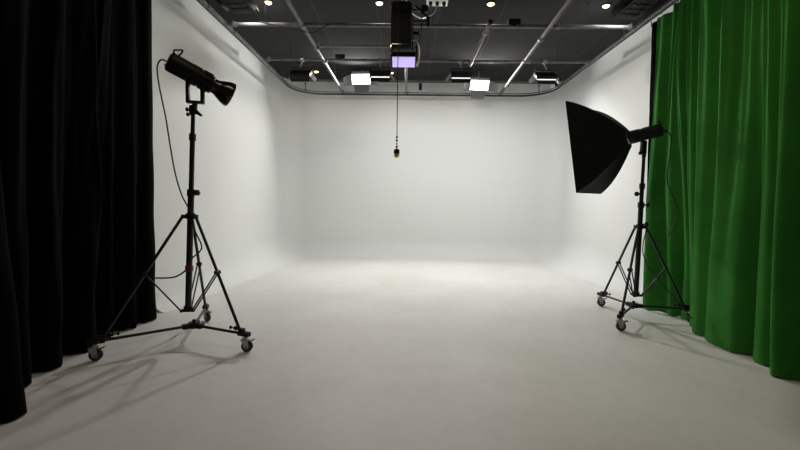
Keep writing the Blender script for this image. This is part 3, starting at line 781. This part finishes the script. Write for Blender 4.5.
# ------------------------------------------------------------------ spotlight on the left stand
def left_spot():
    rear = Vector((-1.90, 3.20, 2.318)); mouth = Vector((-1.552, 3.50, 2.138))
    d = (mouth - rear).normalized(); Ltot = (mouth - rear).length
    t = thing('studio_spotlight', 'black barrel spotlight with flared reflector on the left stand, aimed down right', 'spotlight', axL(1.98))
    s = d.cross(Vector((0, 0, 1))).normalized(); up = s.cross(d).normalized()
    R = Matrix((s, d, up)).transposed()
    bl = Ltot * 0.71
    rb_ = 0.078
    b = MB()
    b.lathe(rear, d, [(0, 0.070), (0.004, rb_ - 0.004), (0.015, rb_), (bl * 0.48, rb_), (bl * 0.49, rb_ + 0.003), (bl * 0.66, rb_ + 0.003), (bl * 0.67, rb_ - 0.003), (bl * 0.97, rb_ - 0.006), (bl, rb_ - 0.02)], n=40)
    for k in range(12):
        a = 2 * pi * k / 12
        q = s * cos(a) + up * sin(a)
        Rk = Matrix((q, d, q.cross(d))).transposed()
        b.box(rear + d * bl * 0.82 + q * rb_, (0.010, bl * 0.2, 0.012), Rk)
    b.build('body', 'black_metal', t)
    b = MB(); b.cyl(rear - d * 0.004, rear, 0.06, n=30); b.box(rear - d * 0.006 + up * 0.02, (0.05, 0.006, 0.018), R, 0.002); b.build('control_panel', 'rubber', t)
    b = MB(); b.cyl(rear - d * 0.006 - up * 0.04 , rear - d * 0.016 - up * 0.04, 0.010, n=10); b.cyl(rear - d * 0.006 + up * 0.045 + s * 0.02, rear - d * 0.014 + up * 0.045 + s * 0.02, 0.006, n=8); b.build('dial', 'zinc', t)
    p = rear + up * rb_
    b = MB(); b.sweep(bez([p + d * 0.02 - up * 0.01 , p + d * 0.005 + up * 0.02, p + d * 0.022 + up * 0.036, p + d * 0.055 + up * 0.058, p + d * 0.056 + up * 0.03, p + d * 0.045 - up * 0.006], 7), 0.007, 8)
    b.build('carrying_handle', 'black_plastic', t)
    # reflector
    q = rear + d * (bl + 0.0)
    rl = Ltot - bl + 0.012
    prof = [(-0.02, 0.060), (0.005, 0.062), (0.03, 0.063), (rl * 0.32, 0.073), (rl * 0.5, 0.086), (rl * 0.66, 0.097), (rl * 0.8, 0.104), (rl * 0.92, 0.107), (rl * 0.98, 0.106), (rl, 0.103)]
    b = MB(); b.lathe(q, d, prof + [(rl * 0.95, 0.101), (rl * 0.6, 0.086), (rl * 0.32, 0.066), (0.02, 0.045)], n=44, cap=True); b.build('reflector', 'refl', t)
    b = MB(); b.cyl(q + d * 0.02, q + d * 0.05, 0.04, 0.028, n=20); b.build('lamp_chip', 'led_off', t)
    # yoke: a square U under the body
    top = axL(1.98)
    c = rear + d * bl * 0.52
    b = MB()
    h = Vector((1, 0.25, 0)).normalized()
    yw = 0.055
    base = Vector((c.x + 0.022, c.y, 2.025))
    for k in (-1, 1):
        lo = base + h * yw * k
        zt = (rear + d * bl * (0.52 + 0.14 * k)).z
        Ry = Matrix((h, Vector((-h.y, h.x, 0)), Vector((0, 0, 1)))).transposed()
        b.box(Vector((lo.x, lo.y, (2.02 + zt) / 2)), (0.026, 0.05, zt - 2.02), Ry, 0.004)
    b.box(base, (2 * yw + 0.026, 0.05, 0.02), Ry, 0.004)
    knob(b, base + h * yw + Vector((0, 0, 0.10)), h, 1.0)
    b.build('yoke', 'black_metal', t)
    b = MB(); b.cyl(top - Vector((0, 0, 0.03)), (base.x, base.y, 2.025), 0.020, n=14); b.box(top - Vector((0, 0, 0.01)), (0.05, 0.05, 0.07), bevel=0.006)
    b.build('stand_mount', 'black_plastic', t)
    b = MB(); knob(b, top + Vector((0, 0, -0.01)), (-1, -0.2, 0), 1.1); knob(b, top + Vector((0, 0, -0.05)), (-1, -0.2, 0), 1.0)
    b.prism([top + Vector((0.02, -0.01, 0.0)), top + Vector((0.075, -0.01, -0.055)), top + Vector((0.06, -0.01, -0.065)), top + Vector((0.015, -0.01, -0.04))], (0, 0.02, 0)); b.build('locking_lever', 'black_plastic', t)
    # power cable
    s0 = rear - d * 0.01 - up * 0.01
    pts = [s0, s0 + Vector((-0.045, 0, 0.01)), s0 + Vector((-0.075, 0, -0.045)), s0 + Vector((-0.065, 0.0, -0.18)), (-1.955, 3.24, 1.88), (-1.93, 3.25, 1.66), (-1.905, 3.27, 1.44), (-1.87, 3.30, 1.26), (-1.80, 3.30, 1.12), (-1.76, 3.28, 0.98), (-1.70, 3.27, 0.86), (-1.72, 3.29, 0.80), (-1.80, 3.30, 0.73), (-1.84, 3.31, 0.66)]
    b = MB(); b.sweep(bez(pts, 8), 0.006, 8); b.build('power_cable', 'cable', t)
left_spot()
t = thing('extension_lead', 'black lead taped to the left stand pole and running left to the black curtain', 'cable', (-1.9, 3.31, 0.6))
b = MB(); b.sweep(bez([(-1.84, 3.30, 0.64), (-1.90, 3.30, 0.595), (-1.98, 3.32, 0.565), (-2.12, 3.36, 0.55), (-2.30, 3.45, 0.53), (-2.46, 3.50, 0.50)], 8), 0.007, 8); b.build('lead', 'cable', t)
b = MB(); b.cyl(axL(0.62) , axL(0.665), 0.032, n=18); b.build('tape', 'red_tape', t)

# ------------------------------------------------------------------ softbox and its light on the right stand
TOP = axR(1.80)
dS = Vector((-0.66, 0.74, -0.16)).normalized()
sS = dS.cross(Vector((0, 0, 1))).normalized(); uS = sS.cross(dS).normalized()
head = TOP + Vector((-0.06, -0.02, 0.165))
def right_light():
    t = thing('studio_strobe', 'black barrel studio light on the right stand, holding the softbox', 'studio light', TOP)
    R = Matrix((sS, dS, uS)).transposed()
    rear = head - dS * 0.20; front = head + dS * 0.10
    b = MB(); b.lathe(rear, dS, [(0, 0.050), (0.004, 0.060), (0.012, 0.064), (0.20, 0.064), (0.205, 0.068), (0.25, 0.070), (0.30, 0.070)], n=32)
    b.box(rear + dS * 0.09 + uS * 0.055, (0.05, 0.16, 0.02), R, 0.006)
    b.build('body', 'black_metal', t)
    b = MB(); b.cyl(front, front + dS * 0.025, 0.068, n=32); b.build('mount_ring', 'chrome', t)
    b = MB(); b.box(rear - dS * 0.004, (0.06, 0.008, 0.05), R, 0.004); b.cyl(rear - uS * 0.02, rear - uS * 0.02 - dS * 0.04, 0.012, n=10)
    knob(b, rear + uS * 0.045 + dS * 0.02, uS, 1.0); b.build('control_panel', 'black_plastic', t)
    b = MB(); b.box(TOP + Vector((-0.01, 0, 0.04)), (0.05, 0.05, 0.14), bevel=0.006); b.cyl(TOP - Vector((0, 0, 0.06)), TOP + Vector((0, 0, 0.05)), 0.020, n=14)
    knob(b, TOP + Vector((0, 0, -0.02)), (-1, -0.4, 0), 1.2)
    b.build('tilt_bracket', 'black_plastic', t)
    s0 = rear - uS * 0.02 - dS * 0.03
    pts = [s0, s0 + Vector((0.04, -0.02, -0.06)), s0 + Vector((0.055, 0.0, -0.25)), s0 + Vector((0.07, 0.04, -0.50)), (2.74, 4.15, 1.28), (2.80, 4.18, 1.15), (2.76, 4.2, 0.98), (2.66, 4.22, 0.86), (2.56, 4.22, 0.90), (2.53, 4.24, 0.98), (2.50, 4.25, 0.78), (2.53, 4.22, 0.62), (2.62, 4.18, 0.48), (2.76, 4.12, 0.30), (2.86, 4.06, 0.16), (2.92, 3.95, 0.02)]
    b = MB(); b.sweep(bez(pts, 8), 0.005, 8); b.build('power_cable', 'cable', t)
right_light()
def softbox():
    ap = head + dS * 0.115
    t = thing('softbox', 'large black rectangular softbox on the right stand, opening turned away', 'softbox', ap)
    W, H, D = 0.31, 0.515, 0.48       # half width, half height, depth
    fx = lambda a, b_, q: ap + dS * q + sS * a + uS * b_
    # side profile of each rib bows outwards
    def rib(q):   # q in 0..1 -> fraction of half size
        return 0.15 + 0.85 * (0.6 * q ** 0.85 + 0.4 * sin(q * pi / 2))
    nq, ns = 14, 12
    bm = bmesh.new(); rings = []
    for i in range(nq + 1):
        q = i / nq; f = rib(q)
        ring = []
        per = []
        for (ax0, ay0), (ax1, ay1) in (((-1, -1), (1, -1)), ((1, -1), (1, 1)), ((1, 1), (-1, 1)), ((-1, 1), (-1, -1))):
            for k in range(ns):
                u = k / ns; a = ax0 + (ax1 - ax0) * u; c = ay0 + (ay1 - ay0) * u
                sag = 1 - 0.10 * sin(pi * u) * sin(pi * min(q * 1.02, 1))
                per.append((a * sag if abs(ax1 - ax0) < 0.1 else a, c * sag if abs(ay1 - ay0) < 0.1 else c))
        wq = W * f; hq = H * f
        if i == 0: wq = hq = 0.07
        for a, c in per: ring.append(bm.verts.new(fx(a * wq, c * hq, D * q)))
        rings.append(ring)
    for a, c in zip(rings, rings[1:]):
        n = len(a)
        for i in range(n): bm.faces.new((a[i], a[(i + 1) % n], c[(i + 1) % n], c[i]))
    bmesh.ops.recalc_face_normals(bm, faces=bm.faces[:])
    bmesh.ops.solidify(bm, geom=bm.faces[:], thickness=0.004)
    b = MB(); b.bm.free(); b.bm = bm
    b.build('fabric_shell', 'softbox', t)
    b = MB(); R = Matrix((sS, dS, uS)).transposed()
    b.box(fx(0, 0, D - 0.03), (2 * W * 0.91, 0.006, 2 * H * 0.93), R); b.build('front_diffusion', 'softbox_inner', t)
    b = MB()
    c4 = [(-W, -H), (W, -H), (W, H), (-W, H)]
    for k in range(4):
        b.cyl(fx(c4[k][0], c4[k][1], D), fx(c4[(k + 1) % 4][0], c4[(k + 1) % 4][1], D), 0.006, n=8)
    b.build('front_edge', 'softbox', t)
    for sx in (-1, 1):
        for sy in (-1, 1):
            pts = []
            for i in range(nq + 1):
                q = i / nq; f = rib(q) if i else 0.2
                pts.append(fx(sx * W * f, sy * H * (f if i else 0.15), D * q))
            b = MB(); b.sweep(pts, 0.005, 8); b.build('corner_rod', 'black_plastic', t)
    b = MB(); b.cyl(ap - dS * 0.004, ap + dS * 0.03, 0.078, n=30); b.build('mount_ring', 'black_metal', t)
softbox()
